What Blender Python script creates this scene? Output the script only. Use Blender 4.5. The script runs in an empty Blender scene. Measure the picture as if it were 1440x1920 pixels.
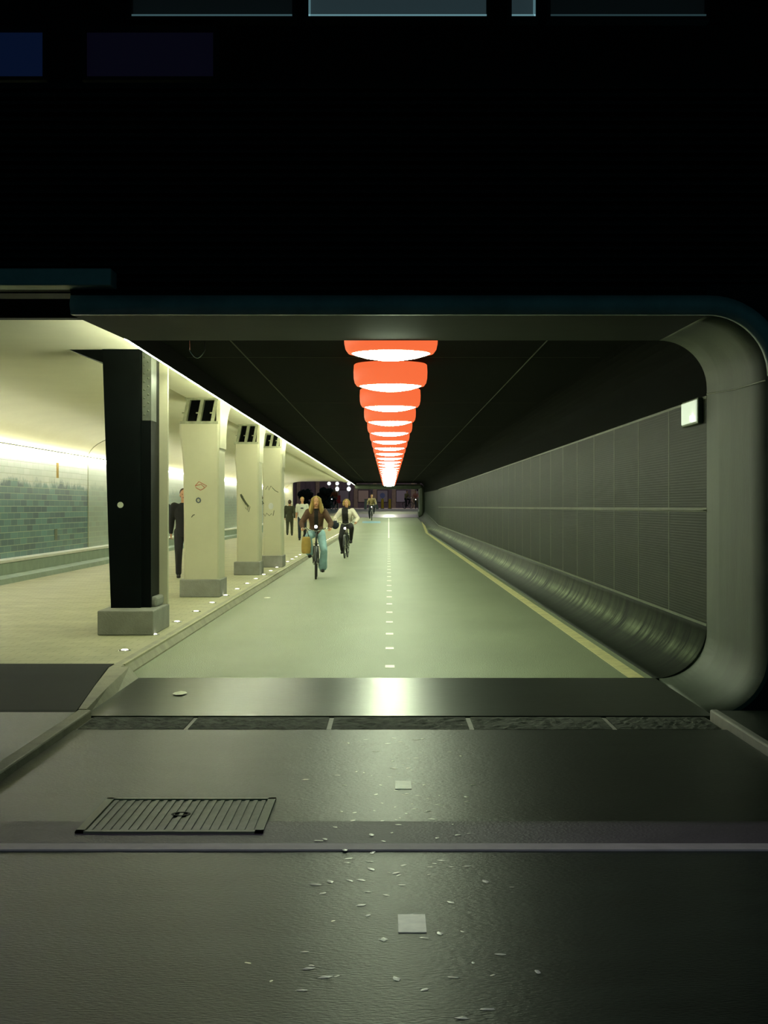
import bpy, bmesh, math, random
from mathutils import Vector, Matrix
random.seed(7)
S = bpy.context.scene
COL = S.collection
EYE = 1.55
# ------------------------------------------------------------------ helpers
def srgb(r, g, b):
    f = lambda c: (c/255/12.92) if c/255 <= .04045 else ((c/255+.055)/1.055)**2.4
    return (f(r), f(g), f(b), 1)

def mat(name, col, rough=.6, metal=0, var=.25, scale=3.0, bump=.0, bscale=40, col2=None, stretch=(1,1,1), spec=.5):
    m = bpy.data.materials.new(name); m.use_nodes = True
    nt = m.node_tree; b = nt.nodes['Principled BSDF']
    b.inputs['Roughness'].default_value = rough; b.inputs['Metallic'].default_value = metal
    b.inputs['Specular IOR Level'].default_value = spec
    tc = nt.nodes.new('ShaderNodeTexCoord'); mp = nt.nodes.new('ShaderNodeMapping')
    mp.inputs['Scale'].default_value = stretch
    nt.links.new(tc.outputs['Object'], mp.inputs[0])
    n = nt.nodes.new('ShaderNodeTexNoise'); n.inputs['Scale'].default_value = scale
    n.inputs['Detail'].default_value = 6; n.inputs['Roughness'].default_value = .65
    nt.links.new(mp.outputs[0], n.inputs['Vector'])
    r = nt.nodes.new('ShaderNodeValToRGB')
    c2 = col2 or (col[0]*(1-var), col[1]*(1-var), col[2]*(1-var), 1)
    r.color_ramp.elements[0].position = .35; r.color_ramp.elements[0].color = c2
    r.color_ramp.elements[1].position = .65; r.color_ramp.elements[1].color = col
    nt.links.new(n.outputs['Fac'], r.inputs[0]); nt.links.new(r.outputs[0], b.inputs['Base Color'])
    if bump:
        n2 = nt.nodes.new('ShaderNodeTexNoise'); n2.inputs['Scale'].default_value = bscale
        n2.inputs['Detail'].default_value = 5
        nt.links.new(mp.outputs[0], n2.inputs['Vector'])
        bp = nt.nodes.new('ShaderNodeBump'); bp.inputs['Strength'].default_value = bump
        bp.inputs['Distance'].default_value = .02
        nt.links.new(n2.outputs['Fac'], bp.inputs['Height']); nt.links.new(bp.outputs[0], b.inputs['Normal'])
    return m

def emit(name, col, strength, base=.6):
    m = bpy.data.materials.new(name); m.use_nodes = True
    b = m.node_tree.nodes['Principled BSDF']
    b.inputs['Base Color'].default_value = (base, base, base, 1)
    b.inputs['Emission Color'].default_value = (*col[:3], 1)
    b.inputs['Emission Strength'].default_value = strength
    return m

def obj(name, bm, m, parent=None, smooth=False):
    me = bpy.data.meshes.new(name)
    bmesh.ops.recalc_face_normals(bm, faces=bm.faces[:])
    bm.to_mesh(me); bm.free()
    ms = m if isinstance(m, (list, tuple)) else [m]
    for x in ms: me.materials.append(x)
    if smooth:
        for p in me.polygons: p.use_smooth = True
    o = bpy.data.objects.new(name, me); COL.objects.link(o)
    if parent: o.parent = parent
    return o

def tag(o, label, cat, group=None, kind=None):
    o['label'] = label; o['category'] = cat
    if group: o['group'] = group
    if kind: o['kind'] = kind
    return o
def struct(o, label=None):
    o['kind'] = 'structure'
    if label: o['label'] = label
    return o
def thing(name, label, cat, loc=(0,0,0), rz=0, group=None):
    o = bpy.data.objects.new(name, None); COL.objects.link(o)
    o.location = loc; o.rotation_euler = (0, 0, rz); o.empty_display_size = .1
    return tag(o, label, cat, group)
def copy_tree(o, parent=None):
    c = o.copy(); COL.objects.link(c)
    if parent: c.parent = parent
    for ch in list(o.children): copy_tree(ch, c)
    return c
def relabel(o, label, loc):
    o['label'] = label; o.location = loc; return o

def box(bm, x0, x1, y0, y1, z0, z1, bev=0):
    b2 = bmesh.new()
    bmesh.ops.create_cube(b2, size=1)
    for v in b2.verts:
        v.co = Vector(((x0+x1)/2+v.co.x*(x1-x0), (y0+y1)/2+v.co.y*(y1-y0), (z0+z1)/2+v.co.z*(z1-z0)))
    if bev: bmesh.ops.bevel(b2, geom=b2.edges[:]+b2.verts[:], offset=bev, segments=2, profile=.5, affect='EDGES')
    merge(bm, b2); return bm
def merge(bm, b2):
    me = bpy.data.meshes.new('tmp'); b2.to_mesh(me); b2.free(); bm.from_mesh(me); bpy.data.meshes.remove(me)
def bx(*a, **k): return box(bmesh.new(), *a, **k)

def tube(bm, pts, r, n=8, closed=False, cap=True):
    pts = [Vector(p) for p in pts]; N = len(pts)
    rs = r if isinstance(r, (list, tuple)) else [r]*N
    rings = []; up = None
    for i, p in enumerate(pts):
        if closed: t = pts[(i+1) % N]-pts[i-1]
        else: t = pts[min(i+1, N-1)]-pts[max(i-1, 0)]
        t.normalize()
        if up is None:
            up = t.orthogonal().normalized()
        up = (up-t*up.dot(t)).normalized(); s = t.cross(up)
        rings.append([bm.verts.new(p+(up*math.cos(2*math.pi*k/n)+s*math.sin(2*math.pi*k/n))*rs[i]) for k in range(n)])
    for i in range(N if closed else N-1):
        a, b = rings[i], rings[(i+1) % N]
        for k in range(n): bm.faces.new((a[k], a[(k+1) % n], b[(k+1) % n], b[k]))
    if cap and not closed:
        bm.faces.new(rings[0][::-1]); bm.faces.new(rings[-1])
    return bm
def tb(*a, **k): return tube(bmesh.new(), *a, **k)
def lathe(bm, prof, n=32, c=(0, 0, 0)):
    rings = []
    for r, z in prof:
        rings.append([bm.verts.new((c[0]+r*math.cos(2*math.pi*k/n), c[1]+r*math.sin(2*math.pi*k/n), c[2]+z)) for k in range(n)] if r > 1e-5 else [bm.verts.new((c[0], c[1], c[2]+z))])
    for a, b in zip(rings, rings[1:]):
        for k in range(n):
            if len(a) == 1 and len(b) == 1: continue
            if len(a) == 1: bm.faces.new((a[0], b[k], b[(k+1) % n]))
            elif len(b) == 1: bm.faces.new((a[k], a[(k+1) % n], b[0]))
            else: bm.faces.new((a[k], a[(k+1) % n], b[(k+1) % n], b[k]))
    return bm
def ellip(bm, c, r, seg=16, rings=10, rot=None):
    m = Matrix.Translation(Vector(c)) @ (rot or Matrix.Identity(4)) @ Matrix.Diagonal((r[0], r[1], r[2], 1))
    bmesh.ops.create_uvsphere(bm, u_segments=seg, v_segments=rings, radius=1, matrix=m); return bm
def loft(bm, rows, caps=False, closed=False):
    """rows: list of equally long point lists"""
    V = [[bm.verts.new(p) for p in r] for r in rows]
    n = len(rows[0])
    for a, b in zip(V, V[1:]):
        for k in range(n if closed else n-1):
            j = (k+1) % n
            bm.faces.new((a[k], a[j], b[j], b[k]))
    if caps and closed:
        bm.faces.new(V[0][::-1]); bm.faces.new(V[-1])
    return bm
def arc(cx, cz, r, a0, a1, n=10):
    return [(cx+r*math.cos(math.radians(a0+(a1-a0)*i/n)), cz+r*math.sin(math.radians(a0+(a1-a0)*i/n))) for i in range(n+1)]
def thick(o, t, off=1):
    md = o.modifiers.new('thickness', 'SOLIDIFY'); md.thickness = t; md.offset = off; return o

def shell(paths, ys, t):
    """closed thick shell: 2D paths (x, z) at each y, thickened outwards (to the right of travel)"""
    rows = []
    for P, y in zip(paths, ys):
        n = len(P); off = []
        for i in range(n):
            a = P[max(i-1, 0)]; b = P[min(i+1, n-1)]; dx, dz = b[0]-a[0], b[1]-a[1]; l = math.hypot(dx, dz) or 1
            off.append((P[i][0]+dz/l*t, y, P[i][1]-dx/l*t))
        rows.append([(p[0], y, p[1]) for p in P]+off[::-1])
    return loft(bmesh.new(), rows, caps=True, closed=True)
# ------------------------------------------------------------------ materials
M = {}
M['road'] = mat('tunnel_asphalt', srgb(138,146,116), .5, 0, .14, .7, .25, 90, stretch=(1,.35,1))
M['asphalt'] = mat('outer_asphalt', srgb(38,50,40), .37, 0, .45, 2.2, .2, 60, stretch=(.6,1.6,1), spec=.2)
M['concrete_band'] = mat('concrete_band', srgb(92,84,90), .52, 0, .25, 4, .2, 60, spec=.25)
M['white_line'] = mat('road_paint', srgb(235,232,212), .42, 0, .25, 14, spec=.8)
M['pale_line'] = mat('pale_joint', srgb(190,184,176), .6, 0, .2, 8)
M['yellow_line'] = mat('yellow_paint', srgb(238,228,165), .5, 0, .3, 6)
M['stone'] = mat('rough_stone', srgb(100,104,92), .85, 0, .75, 9, 1.0, 22)
M['setts'] = mat('pavement_setts', srgb(188,184,148), .6, 0, .2, 1.2, .2, 60)
M['kerb'] = mat('kerb_stone', srgb(165,160,132), .6, 0, .3, 3, .2, 50)
M['plinth'] = mat('plinth', srgb(150,168,150), .6, 0, .2, 3)
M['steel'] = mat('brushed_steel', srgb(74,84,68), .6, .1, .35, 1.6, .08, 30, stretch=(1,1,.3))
M['shaded_soffit_steel'] = mat('shaded_soffit_steel', srgb(24,38,28), .7, 0, .3, 1.6, spec=.15)  # same steel as the lining, with the soffit's shade in its colour
M['ramp'] = mat('dark_ramp_steel', srgb(16,25,20), .7, 0, .3, 2, spec=.08)
M['plate'] = mat('floor_steel', srgb(52,62,52), .30, .8, .35, 1.5, .1, 25, stretch=(.5,2,1))
M['blue_steel'] = mat('blue_grey_steel', srgb(150,170,172), .5, 0, .35, 2, stretch=(1,1,1))
M['black'] = mat('black_cladding', srgb(9,5,5), .8, 0, .3, 3)
M['black_rib'] = mat('black_soffit', srgb(13,18,13), .9, 0, .3, 1.4, stretch=(1,.3,1), spec=.04)
M['joint'] = mat('wall_joint', srgb(100,108,84), .55, 0, .35, 3)
M['soffit_joint'] = mat('soffit_joint', srgb(58,68,52), .7, 0, .3, 3, spec=.2)
M['seam'] = mat('seam_metal', srgb(110,118,96), .5, .2, .2, 5)
M['cream'] = mat('cream_plaster', srgb(208,204,172), .6, 0, .08, 1.2, .05, 20)
M['ceil_cream'] = mat('cream_ceiling', srgb(226,222,196), .7, 0, .06, .6)
M['grey_base'] = mat('grey_concrete', srgb(150,150,138), .8, 0, .2, 5, .3, 50)
M['dark_paint'] = mat('dark_green_paint', srgb(7,15,14), .5, 0, .4, 4, .05, 30, spec=.12)
M['rivet_paint'] = mat('grey_green_paint', srgb(112,118,104), .5, .1, .35, 9)
M['bracket'] = mat('bracket_paint', srgb(170,172,140), .6, 0, .35, 10)
M['white'] = mat('white_enamel', srgb(235,235,225), .4, 0, .1, 4)
M['lamp'] = emit('lamp_diffuser', (.82, 1, .67), 46)
M['halo'] = emit('orange_halo_glow', (1, .165, .05), .95, .06)  # glow of the lamp halo, put into an added shell
M['strip'] = emit('light_strip', (.92, 1, .70), 78)
M['stud'] = emit('ground_light', (1, .93, .8), 6)
M['bikelight'] = emit('headlight', (1, .98, .95), 9)
M['globe'] = emit('street_globe', (.85, 1, .95), 3.5)
M['redlight'] = emit('red_signal', (1, .05, .06), 2.0)
M['boxlamp'] = emit('box_lamp', (.75, .9, .65), .7)
M['pane'] = emit('lit_pane', (.10, .18, .21), .15, .02)
M['pane_blue'] = emit('blue_pane', (.03, .08, .34), .05, .02)
M['pane_violet'] = emit('violet_pane', (.07, .05, .2), .02, .02)
M['winframe'] = emit('pane_edge', (.4, .75, .85), .3)
M['tyre'] = mat('tyre_rubber', srgb(38,40,38), .7)
M['chrome'] = mat('chrome', srgb(190,190,185), .25, .9, .1)
M['bikepaint'] = mat('black_enamel', srgb(36,40,38), .35)
M['leather'] = mat('saddle_leather', srgb(50,34,26), .5)
M['skin'] = mat('skin', srgb(214,160,120), .55, 0, .08, 20)
M['lip'] = mat('lip', srgb(160,80,70), .5); M['eye'] = mat('eye', srgb(50,36,30), .4)
M['blonde'] = mat('blonde_hair', srgb(188,158,88), .6, 0, .35, 60, .5, 200, stretch=(1,1,.15))
M['brownhair'] = mat('brown_hair', srgb(70,50,32), .6, 0, .4, 60, .5, 200, stretch=(1,1,.15))
M['brown'] = mat('brown_cloth', srgb(98,68,50), .8, 0, .3, 8, .4, 14)
M['darkcloth'] = mat('dark_cloth', srgb(34,32,32), .85, 0, .3, 8, .4, 14)
M['navy'] = mat('navy_cloth', srgb(40,48,58), .85, 0, .3, 8, .4, 14)
M['olive'] = mat('olive_cloth', srgb(62,64,44), .85, 0, .3, 8, .4, 14)
M['creamcloth'] = mat('cream_cloth', srgb(226,214,196), .8, 0, .12, 8, .4, 14)
M['whitecloth'] = mat('white_cloth', srgb(226,228,212), .8, 0, .1, 8, .4, 14)
M['jeans'] = mat('light_blue_denim', srgb(168,205,210), .8, 0, .3, 7, .4, 14)
M['tan'] = mat('tan_canvas', srgb(190,158,84), .8, 0, .2, 9, .3, 20)
M['orangecloth'] = mat('rust_cloth', srgb(190,92,56), .8, 0, .2, 9)
M['tancloth'] = mat('tan_cloth', srgb(150,132,92), .8, 0, .2, 9)
M['redcloth'] = mat('pinkish_cloth', srgb(200,130,116), .8, 0, .2, 9)
M['yellow'] = mat('yellow_post', srgb(240,190,40), .5, 0, .1)
M['red'] = mat('red_paint', srgb(190,40,46), .5)
M['signblue'] = mat('sign_blue', srgb(150,150,215), .4)
M['plaza'] = mat('plaza_paving', srgb(150,140,128), .7, 0, .2, 1.5)
M['brick'] = mat('far_brick', srgb(84,74,78), .8, 0, .45, .5, stretch=(3,1,.5))
M['leaf'] = mat('bush_leaf', srgb(26,34,24), .8, 0, .5, 6)
M['litter'] = mat('pale_litter_and_glint', srgb(240,243,215), .35, 0, .15, 30, spec=1)  # scraps and sticker, also the glints painted onto the asphalt
M['bluesheen'] = mat('blue_reflection', srgb(120,170,190), .5, 0, .3, 4)
M['graf_red'] = mat('graffiti_red', srgb(200,110,80), .6); M['graf_dark'] = mat('graffiti_dark', srgb(84,88,62), .6)
M['graf_blue'] = mat('graffiti_blue', srgb(90,100,110), .6); M['graf_white'] = mat('sticker_white', srgb(225,225,220), .6)

def dark_wall_mat():
    m = mat('dark_ribbed_tile', srgb(26,36,23), .55, 0, .35, 1.2, stretch=(1,.4,1), spec=.09)
    nt = m.node_tree; b = nt.nodes['Principled BSDF']
    tc = nt.nodes.new('ShaderNodeTexCoord')
    w = nt.nodes.new('ShaderNodeTexWave'); w.bands_direction = 'Z'; w.inputs['Scale'].default_value = 12
    nt.links.new(tc.outputs['Object'], w.inputs['Vector'])
    bp = nt.nodes.new('ShaderNodeBump'); bp.inputs['Strength'].default_value = .12; bp.inputs['Distance'].default_value = .01
    nt.links.new(w.outputs['Fac'], bp.inputs['Height']); nt.links.new(bp.outputs[0], b.inputs['Normal'])
    return m
M['darktile'] = dark_wall_mat()
def scuff_mat():
    m = mat('scuffed_cove', srgb(40,46,36), .65, 0, .3, 2, spec=.3)
    nt = m.node_tree; b = nt.nodes['Principled BSDF']
    tc = nt.nodes.new('ShaderNodeTexCoord'); sp = nt.nodes.new('ShaderNodeSeparateXYZ'); nt.links.new(tc.outputs['Object'], sp.inputs[0])
    mp = nt.nodes.new('ShaderNodeMapping'); mp.inputs['Scale'].default_value = (.6, 2.6, .6)
    nt.links.new(tc.outputs['Object'], mp.inputs[0])
    n = nt.nodes.new('ShaderNodeTexNoise'); n.inputs['Scale'].default_value = 1.6; n.inputs['Detail'].default_value = 8; n.inputs['Roughness'].default_value = .75
    nt.links.new(mp.outputs[0], n.inputs['Vector'])
    # tyre scuff band around z = .13 m
    r = nt.nodes.new('ShaderNodeValToRGB'); e = r.color_ramp.elements
    e[0].position = 0.0; e[0].color = (0,0,0,1); e[1].position = .95; e[1].color = (0,0,0,1)
    x = r.color_ramp.elements.new(.22); x.color = (.1,.1,.1,1)
    x = r.color_ramp.elements.new(.38); x.color = (1,1,1,1)
    x = r.color_ramp.elements.new(.55); x.color = (.25,.25,.25,1)
    mu = nt.nodes.new('ShaderNodeMath'); mu.operation = 'MULTIPLY'; mu.inputs[1].default_value = 2.0
    nt.links.new(sp.outputs['Z'], mu.inputs[0]); nt.links.new(mu.outputs[0], r.inputs[0])
    r2 = nt.nodes.new('ShaderNodeValToRGB'); r2.color_ramp.elements[0].position = .4; r2.color_ramp.elements[1].position = .62
    nt.links.new(n.outputs['Fac'], r2.inputs[0])
    m2 = nt.nodes.new('ShaderNodeMath'); m2.operation = 'MULTIPLY'
    nt.links.new(r.outputs[0], m2.inputs[0]); nt.links.new(r2.outputs[0], m2.inputs[1])
    mx = nt.nodes.new('ShaderNodeMixRGB'); mx.inputs[2].default_value = srgb(150,160,125)
    old = b.inputs['Base Color'].links[0].from_socket
    nt.links.new(old, mx.inputs[1]); nt.links.new(m2.outputs[0], mx.inputs[0]); nt.links.new(mx.outputs[0], b.inputs['Base Color'])
    return m
M['scuff'] = scuff_mat()
def tile_mat():
    """square glazed tiles: white field above, teal below with a ragged edge between; paler beyond the panel joint"""
    m = bpy.data.materials.new('glazed_wall_tiles'); m.use_nodes = True
    nt = m.node_tree; b = nt.nodes['Principled BSDF']; b.inputs['Roughness'].default_value = .3
    L = nt.links.new; N = nt.nodes.new
    tc = N('ShaderNodeTexCoord'); sp = N('ShaderNodeSeparateXYZ'); L(tc.outputs['Object'], sp.inputs[0])
    cb = N('ShaderNodeCombineXYZ'); L(sp.outputs['Y'], cb.inputs[0]); L(sp.outputs['Z'], cb.inputs[1])
    br = N('ShaderNodeTexBrick'); br.offset = .5; br.inputs['Scale'].default_value = 1
    br.inputs['Brick Width'].default_value = .52; br.inputs['Row Height'].default_value = .13; br.inputs['Mortar Size'].default_value = .007
    br.inputs['Color1'].default_value = srgb(92,142,146); br.inputs['Color2'].default_value = srgb(46,84,104); br.inputs['Mortar'].default_value = srgb(175,190,165)
    L(cb.outputs[0], br.inputs['Vector'])
    br2 = N('ShaderNodeTexBrick'); br2.offset = .5; br2.inputs['Scale'].default_value = 1
    br2.inputs['Brick Width'].default_value = .52; br2.inputs['Row Height'].default_value = .13; br2.inputs['Mortar Size'].default_value = .006
    br2.inputs['Color1'].default_value = srgb(240,242,238); br2.inputs['Color2'].default_value = srgb(226,232,226); br2.inputs['Mortar'].default_value = srgb(196,200,190)
    L(cb.outputs[0], br2.inputs['Vector'])
    n = N('ShaderNodeTexNoise'); n.inputs['Scale'].default_value = 1.3; n.inputs['Detail'].default_value = 8; n.inputs['Roughness'].default_value = .8
    L(tc.outputs['Object'], n.inputs['Vector'])
    a = N('ShaderNodeMath'); a.operation = 'MULTIPLY_ADD'; a.inputs[1].default_value = .9; L(n.outputs['Fac'], a.inputs[0]); L(sp.outputs['Z'], a.inputs[2])
    r = N('ShaderNodeMapRange'); r.inputs['From Min'].default_value = 2.42; r.inputs['From Max'].default_value = 2.56; L(a.outputs[0], r.inputs['Value'])
    mx = N('ShaderNodeMixRGB'); L(r.outputs[0], mx.inputs[0]); L(br.outputs['Color'], mx.inputs[1]); L(br2.outputs['Color'], mx.inputs[2])
    # pale panel beyond y = 37
    g = N('ShaderNodeMath'); g.operation = 'GREATER_THAN'; g.inputs[1].default_value = 37.2; L(sp.outputs['Y'], g.inputs[0])
    g2 = N('ShaderNodeMath'); g2.operation = 'MULTIPLY'; g2.inputs[1].default_value = .6; L(g.outputs[0], g2.inputs[0])
    mx2 = N('ShaderNodeMixRGB'); L(g2.outputs[0], mx2.inputs[0]); L(mx.outputs[0], mx2.inputs[1]); mx2.inputs[2].default_value = srgb(200,210,196)
    L(mx2.outputs[0], b.inputs['Base Color'])
    bp = N('ShaderNodeBump'); bp.inputs['Strength'].default_value = .3; bp.inputs['Distance'].default_value = .01; L(br.outputs['Fac'], bp.inputs['Height']); bp.invert = True
    L(bp.outputs[0], b.inputs['Normal'])
    return m
M['tile'] = tile_mat()
def setts_mat():
    m = M['setts']; nt = m.node_tree; b = nt.nodes['Principled BSDF']; L = nt.links.new; N = nt.nodes.new
    tc = N('ShaderNodeTexCoord'); br = N('ShaderNodeTexBrick'); br.inputs['Scale'].default_value = 1
    br.inputs['Brick Width'].default_value = .21; br.inputs['Row Height'].default_value = .21; br.inputs['Mortar Size'].default_value = .006
    br.inputs['Color1'].default_value = (1,1,1,1); br.inputs['Color2'].default_value = (.92,.92,.9,1); br.inputs['Mortar'].default_value = (.72,.72,.68,1)
    L(tc.outputs['Object'], br.inputs['Vector'])
    mx = N('ShaderNodeMixRGB'); mx.blend_type = 'MULTIPLY'; mx.inputs[0].default_value = 1
    old = b.inputs['Base Color'].links[0].from_socket
    L(old, mx.inputs[1]); L(br.outputs['Color'], mx.inputs[2]); L(mx.outputs[0], b.inputs['Base Color'])
setts_mat()

# ------------------------------------------------------------------ ground
def gz(y):
    P = [(-50, 0), (88, 0), (104, .80), (108, 1.0), (122, 1.25), (130, 1.34), (400, 1.34)]
    for (a, za), (b, zb) in zip(P, P[1:]):
        if a <= y <= b: return za+(zb-za)*(y-a)/(b-a)
    return 0
def strip(name, x0, x1, ys, m, dz=0, parent=None, th=.05):
    bm = bmesh.new()
    rows = [[(x0, y, gz(y)+dz), (x1, y, gz(y)+dz), (x1, y, gz(y)+dz-th), (x0, y, gz(y)+dz-th)] for y in ys]
    loft(bm, rows, caps=True, closed=True)
    return obj(name, bm, m, parent)
ysT = [13.48, 30, 50, 70, 86, 88, 90, 94, 98, 102, 104]
struct(strip('floor', -2.45, 2.95, ysT, M['road'], 0, th=.2), 'grey green asphalt cycle path running through the tunnel')
pav = strip('pavement', -7.6, -2.43, [13.76]+ysT[1:], M['setts'], .1, th=.3); struct(pav, 'pale paved footway beside the cycle path')
# kerb between cycle path and footway: sloped face
bm = bmesh.new()
loft(bm, [[(-2.39, y, gz(y)-.04), (-2.39, y, gz(y)+.015), (-2.44, y, gz(y)+.095), (-2.47, y, gz(y)+.103), (-2.52, y, gz(y)+.103), (-2.52, y, gz(y)-.04)] for y in [13.48]+ysT[1:]], caps=True, closed=True)
tag(obj('kerb', bm, M['kerb']), 'long low stone kerb dividing the tunnel footway from the cycle path', 'kerb')
# outer ground
struct(obj('asphalt_apron', bx(-2.2, 2.35, -6, 10.38, -.2, 0), M['asphalt']), 'dark asphalt in front of the tunnel portal')
def outerpath(name, pts, z, label):
    bm = bmesh.new()
    lo = [bm.verts.new((x, y, -.25)) for x, y in pts]; hi = [bm.verts.new((x, y, z)) for x, y in pts]
    bm.faces.new(lo[::-1]); bm.faces.new(hi)
    n = len(pts)
    for i in range(n): bm.faces.new((lo[i], lo[(i+1) % n], hi[(i+1) % n], hi[i]))
    return struct(obj(name, bm, M['asphalt']), label)
outerpath('footpath', [(-12, -6), (-2.28, -6), (-2.28, 10.9), (-12, 10.9)], .05, 'raised asphalt path left of the apron')
outerpath('footpath', [(2.41, -6), (14, -6), (14, 10.98), (2.41, 10.98)], .05, 'raised asphalt path right of the apron')
e = obj('kerb_edge', bx(-2.29, -2.19, -6, 11.0, -.2, .055, bev=.012), M['kerb']); tag(e, 'thin kerb edge left of the asphalt apron before the portal', 'kerb')
e = obj('kerb_edge', bx(2.36, 2.42, -6, 10.98, -.2, .06, bev=.012), M['pale_line']); tag(e, 'pale kerb edge right of the asphalt apron by the ring corner', 'kerb')
# concrete band + pale line across the apron
struct(obj('trim_1', bx(-2.19, 2.34, 6.84, 7.34, -.15, .004), M['concrete_band']), 'greyish concrete band across the apron')
struct(obj('trim_2', bx(-2.19, 2.34, 6.72, 6.84, -.15, .008), M['pale_line']), 'pale joint line across the apron')
# rough stones before the threshold
xs = [-2.19, -1.42, -.42, .58, 1.58, 2.34]
nm = ['leftmost rough threshold stone before the steel plate, by the left kerb', 'rough threshold stone second from the left in the strip before the plate', 'rough threshold stone in the middle of the strip, under the bright lamp reflection', 'rough threshold stone second from the right in the strip before the plate', 'rightmost rough threshold stone, beside the right kerb edge']
for i in range(5):
    bm = bmesh.new(); x0, x1 = xs[i]+.018, xs[i+1]-.018; nx = 24; ny = 10
    rows = []
    for j in range(ny+1):
        rows.append([(x0+(x1-x0)*k/nx, 10.40+.60*j/ny, (.0 if j in (0, ny) or k in (0, nx) else -.004+.014*random.random())) for k in range(nx+1)])
    loft(bm, rows)
    box(bm, x0, x1, 10.40, 11.0, -.15, -.006)
    tag(obj('threshold_stone', bm, M['stone']), nm[i], 'stone', 'rough stones along the threshold')
struct(obj('mortar_bed', bx(-2.19, 2.34, 10.38, 11.03, -.2, -.01), M['pale_line']), 'pale mortar between the threshold stones')

# access cover
cov = thing('access_cover', 'square ribbed metal access cover set in the asphalt at left', 'manhole cover', (-1.04, 7.475, 0))
bm = bmesh.new()
for a in ((-.445, -.405, -.415, .415), (.405, .445, -.415, .415), (-.445, .445, .375, .415), (-.445, .445, -.415, -.375)):
    box(bm, a[0], a[1], a[2], a[3], -.05, .014)
obj('frame', bm, M['seam'], cov)
bm = bx(-.403, .403, -.373, .373, -.05, .006)
for i in range(19):
    x = -.385+i*.0428; box(bm, x-.011, x+.011, -.36, .36, .005, .011)
obj('ribbed_plate', bm, M['rivet_paint'], cov)
bm = lathe(bmesh.new(), [(0, .008), (.035, .008), (.038, .013), (.048, .013), (.05, .006)], 20)
obj('lifting_socket', bm, M['black'], cov)

# centre dashes inside the tunnel
dash = obj('road_dash', bx(-.045, .045, -.12, .12, -.002, .003), M['white_line'])
tag(dash, 'short white centre dash on the tunnel cycle path', 'road marking', 'white dashes along the centre of the cycle path')
dash.location = (.01, 14.47, 0)
for k in range(1, 40):
    y = 14.47+1.86*k; o = dash.copy(); COL.objects.link(o); o.location = (.01-.0004*k, y, gz(y))
o = dash.copy(); COL.objects.link(o); o.scale = (1.15, 1, 1); o.location = (.086, 5.55, 0)
o['label'] = 'worn pale square centre marking on the asphalt nearest the viewer'
o = dash.copy(); COL.objects.link(o); o.location = (.08, 8.31, 0); o['label'] = 'faint centre marking on the asphalt just beyond the concrete band'
o = tag(strip('far_centre_line', -.03, .03, [74, 88, 96, 103], M['white_line'], .004, th=.01), 'thin pale centre line on the far end of the cycle path', 'road marking')
o = strip('edge_line', 2.17, 2.31, [13.5, 30, 60, 87, 88, 96, 103.5], M['yellow_line'], .004, th=.01)
tag(o, 'pale yellow edge line along the right side of the cycle path', 'road marking')
o = strip('blue_reflection', -1.75, -.55, [97.5, 99.6], M['bluesheen'], .006, th=.01)  # reflection on the floor laid down as a coloured strip
tag(o, 'small pale blue painted-in reflection on the far cycle path', 'road marking')

# pale specks: asphalt glints shaped as tiny flat scraps, plus some litter
lm = []
for v in range(4):
    bm = bmesh.new(); n = 7
    c = bm.verts.new((0, 0, .005)); R = [bm.verts.new(((.014+.012*random.random())*math.cos(6.283*k/n)*1.1, (.03+.03*random.random())*math.sin(6.283*k/n), .003)) for k in range(n)]
    for k in range(n): bm.faces.new((c, R[k], R[(k+1) % n]))
    bm.faces.new(R[::-1])
    me = bpy.data.meshes.new('glint_speck'); bm.to_mesh(me); bm.free(); me.materials.append(M['litter']); lm.append(me)
for k in range(130):
    y = 10.0-5.6*random.random()**1.0
    x = max(-.8, min(.9, random.gauss(.0, .20)+ (.02*(y-5))))
    o = bpy.data.objects.new('glint_speck', lm[k % 4]); COL.objects.link(o)
    o.location = (x, y, .0 if not 6.7 < y < 7.35 else .006); o.rotation_euler[2] = random.random()*3
    s = .22+.38*random.random(); o.scale = (s, s, s)
    tag(o, 'tiny pale speck imitating a glint on the dark asphalt before the tunnel', 'leaf', 'pale glint specks on the asphalt')  # not leaves: the specks imitate glints on the asphalt
for (x, y, lab) in [(-2.57, 24.2, None), (-2.05, 25.2, 'flat pale scrap of litter on the cycle path near the left kerb'), (-1.72, 12.3, 'small pale scrap lying on the left of the steel threshold plate'), (.30, 12.0, None)]:
    if lab is None: continue
    o = bpy.data.objects.new('litter_scrap', lm[0]); COL.objects.link(o); o.location = (x, y, .012); o.scale = (2.4, 2.6, 1); tag(o, lab, 'litter')

# ------------------------------------------------------------------ front portal ring
Y1, Y2 = 11.07, 13.48
def ring_path(xr, zt, r, xl):
    p = [(xl, 0.0)]
    p += [(xr-r+ (0), 0.0)] if False else []
    p += arc(xr-r, r, r, -90, 0, 14)
    p += arc(xr-r, zt-r, r, 0, 90, 14)
    p += [(-2.35, zt)]
    return p
A = ring_path(2.81, EYE+1.42, .45, -2.25)
B = ring_path(2.87, EYE+1.50, .43, -2.35)
port = thing('portal_frame', 'broad grey green steel portal frame with rounded corners around the tunnel mouth', 'portal frame')
def ringrows(i0, i1):
    rows = []
    for s in (0, .25, .5, .75, 1):
        rows.append([(A[i][0]*(1-s)+B[i][0]*s, Y1+(Y2-Y1)*s, A[i][1]*(1-s)+B[i][1]*s) for i in range(i0, i1)])
    return rows
nP = len(A)
ts = (0, .25, .5, .75, 1)
mixp = lambda i0, i1, t: [(A[i][0]*(1-t)+B[i][0]*t, A[i][1]*(1-t)+B[i][1]*t) for i in range(i0, i1)]
o = obj('side_lining', shell([mixp(1, nP-1, t) for t in ts], [Y1+(Y2-Y1)*t for t in ts], .03), M['steel'], port, True)
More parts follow.
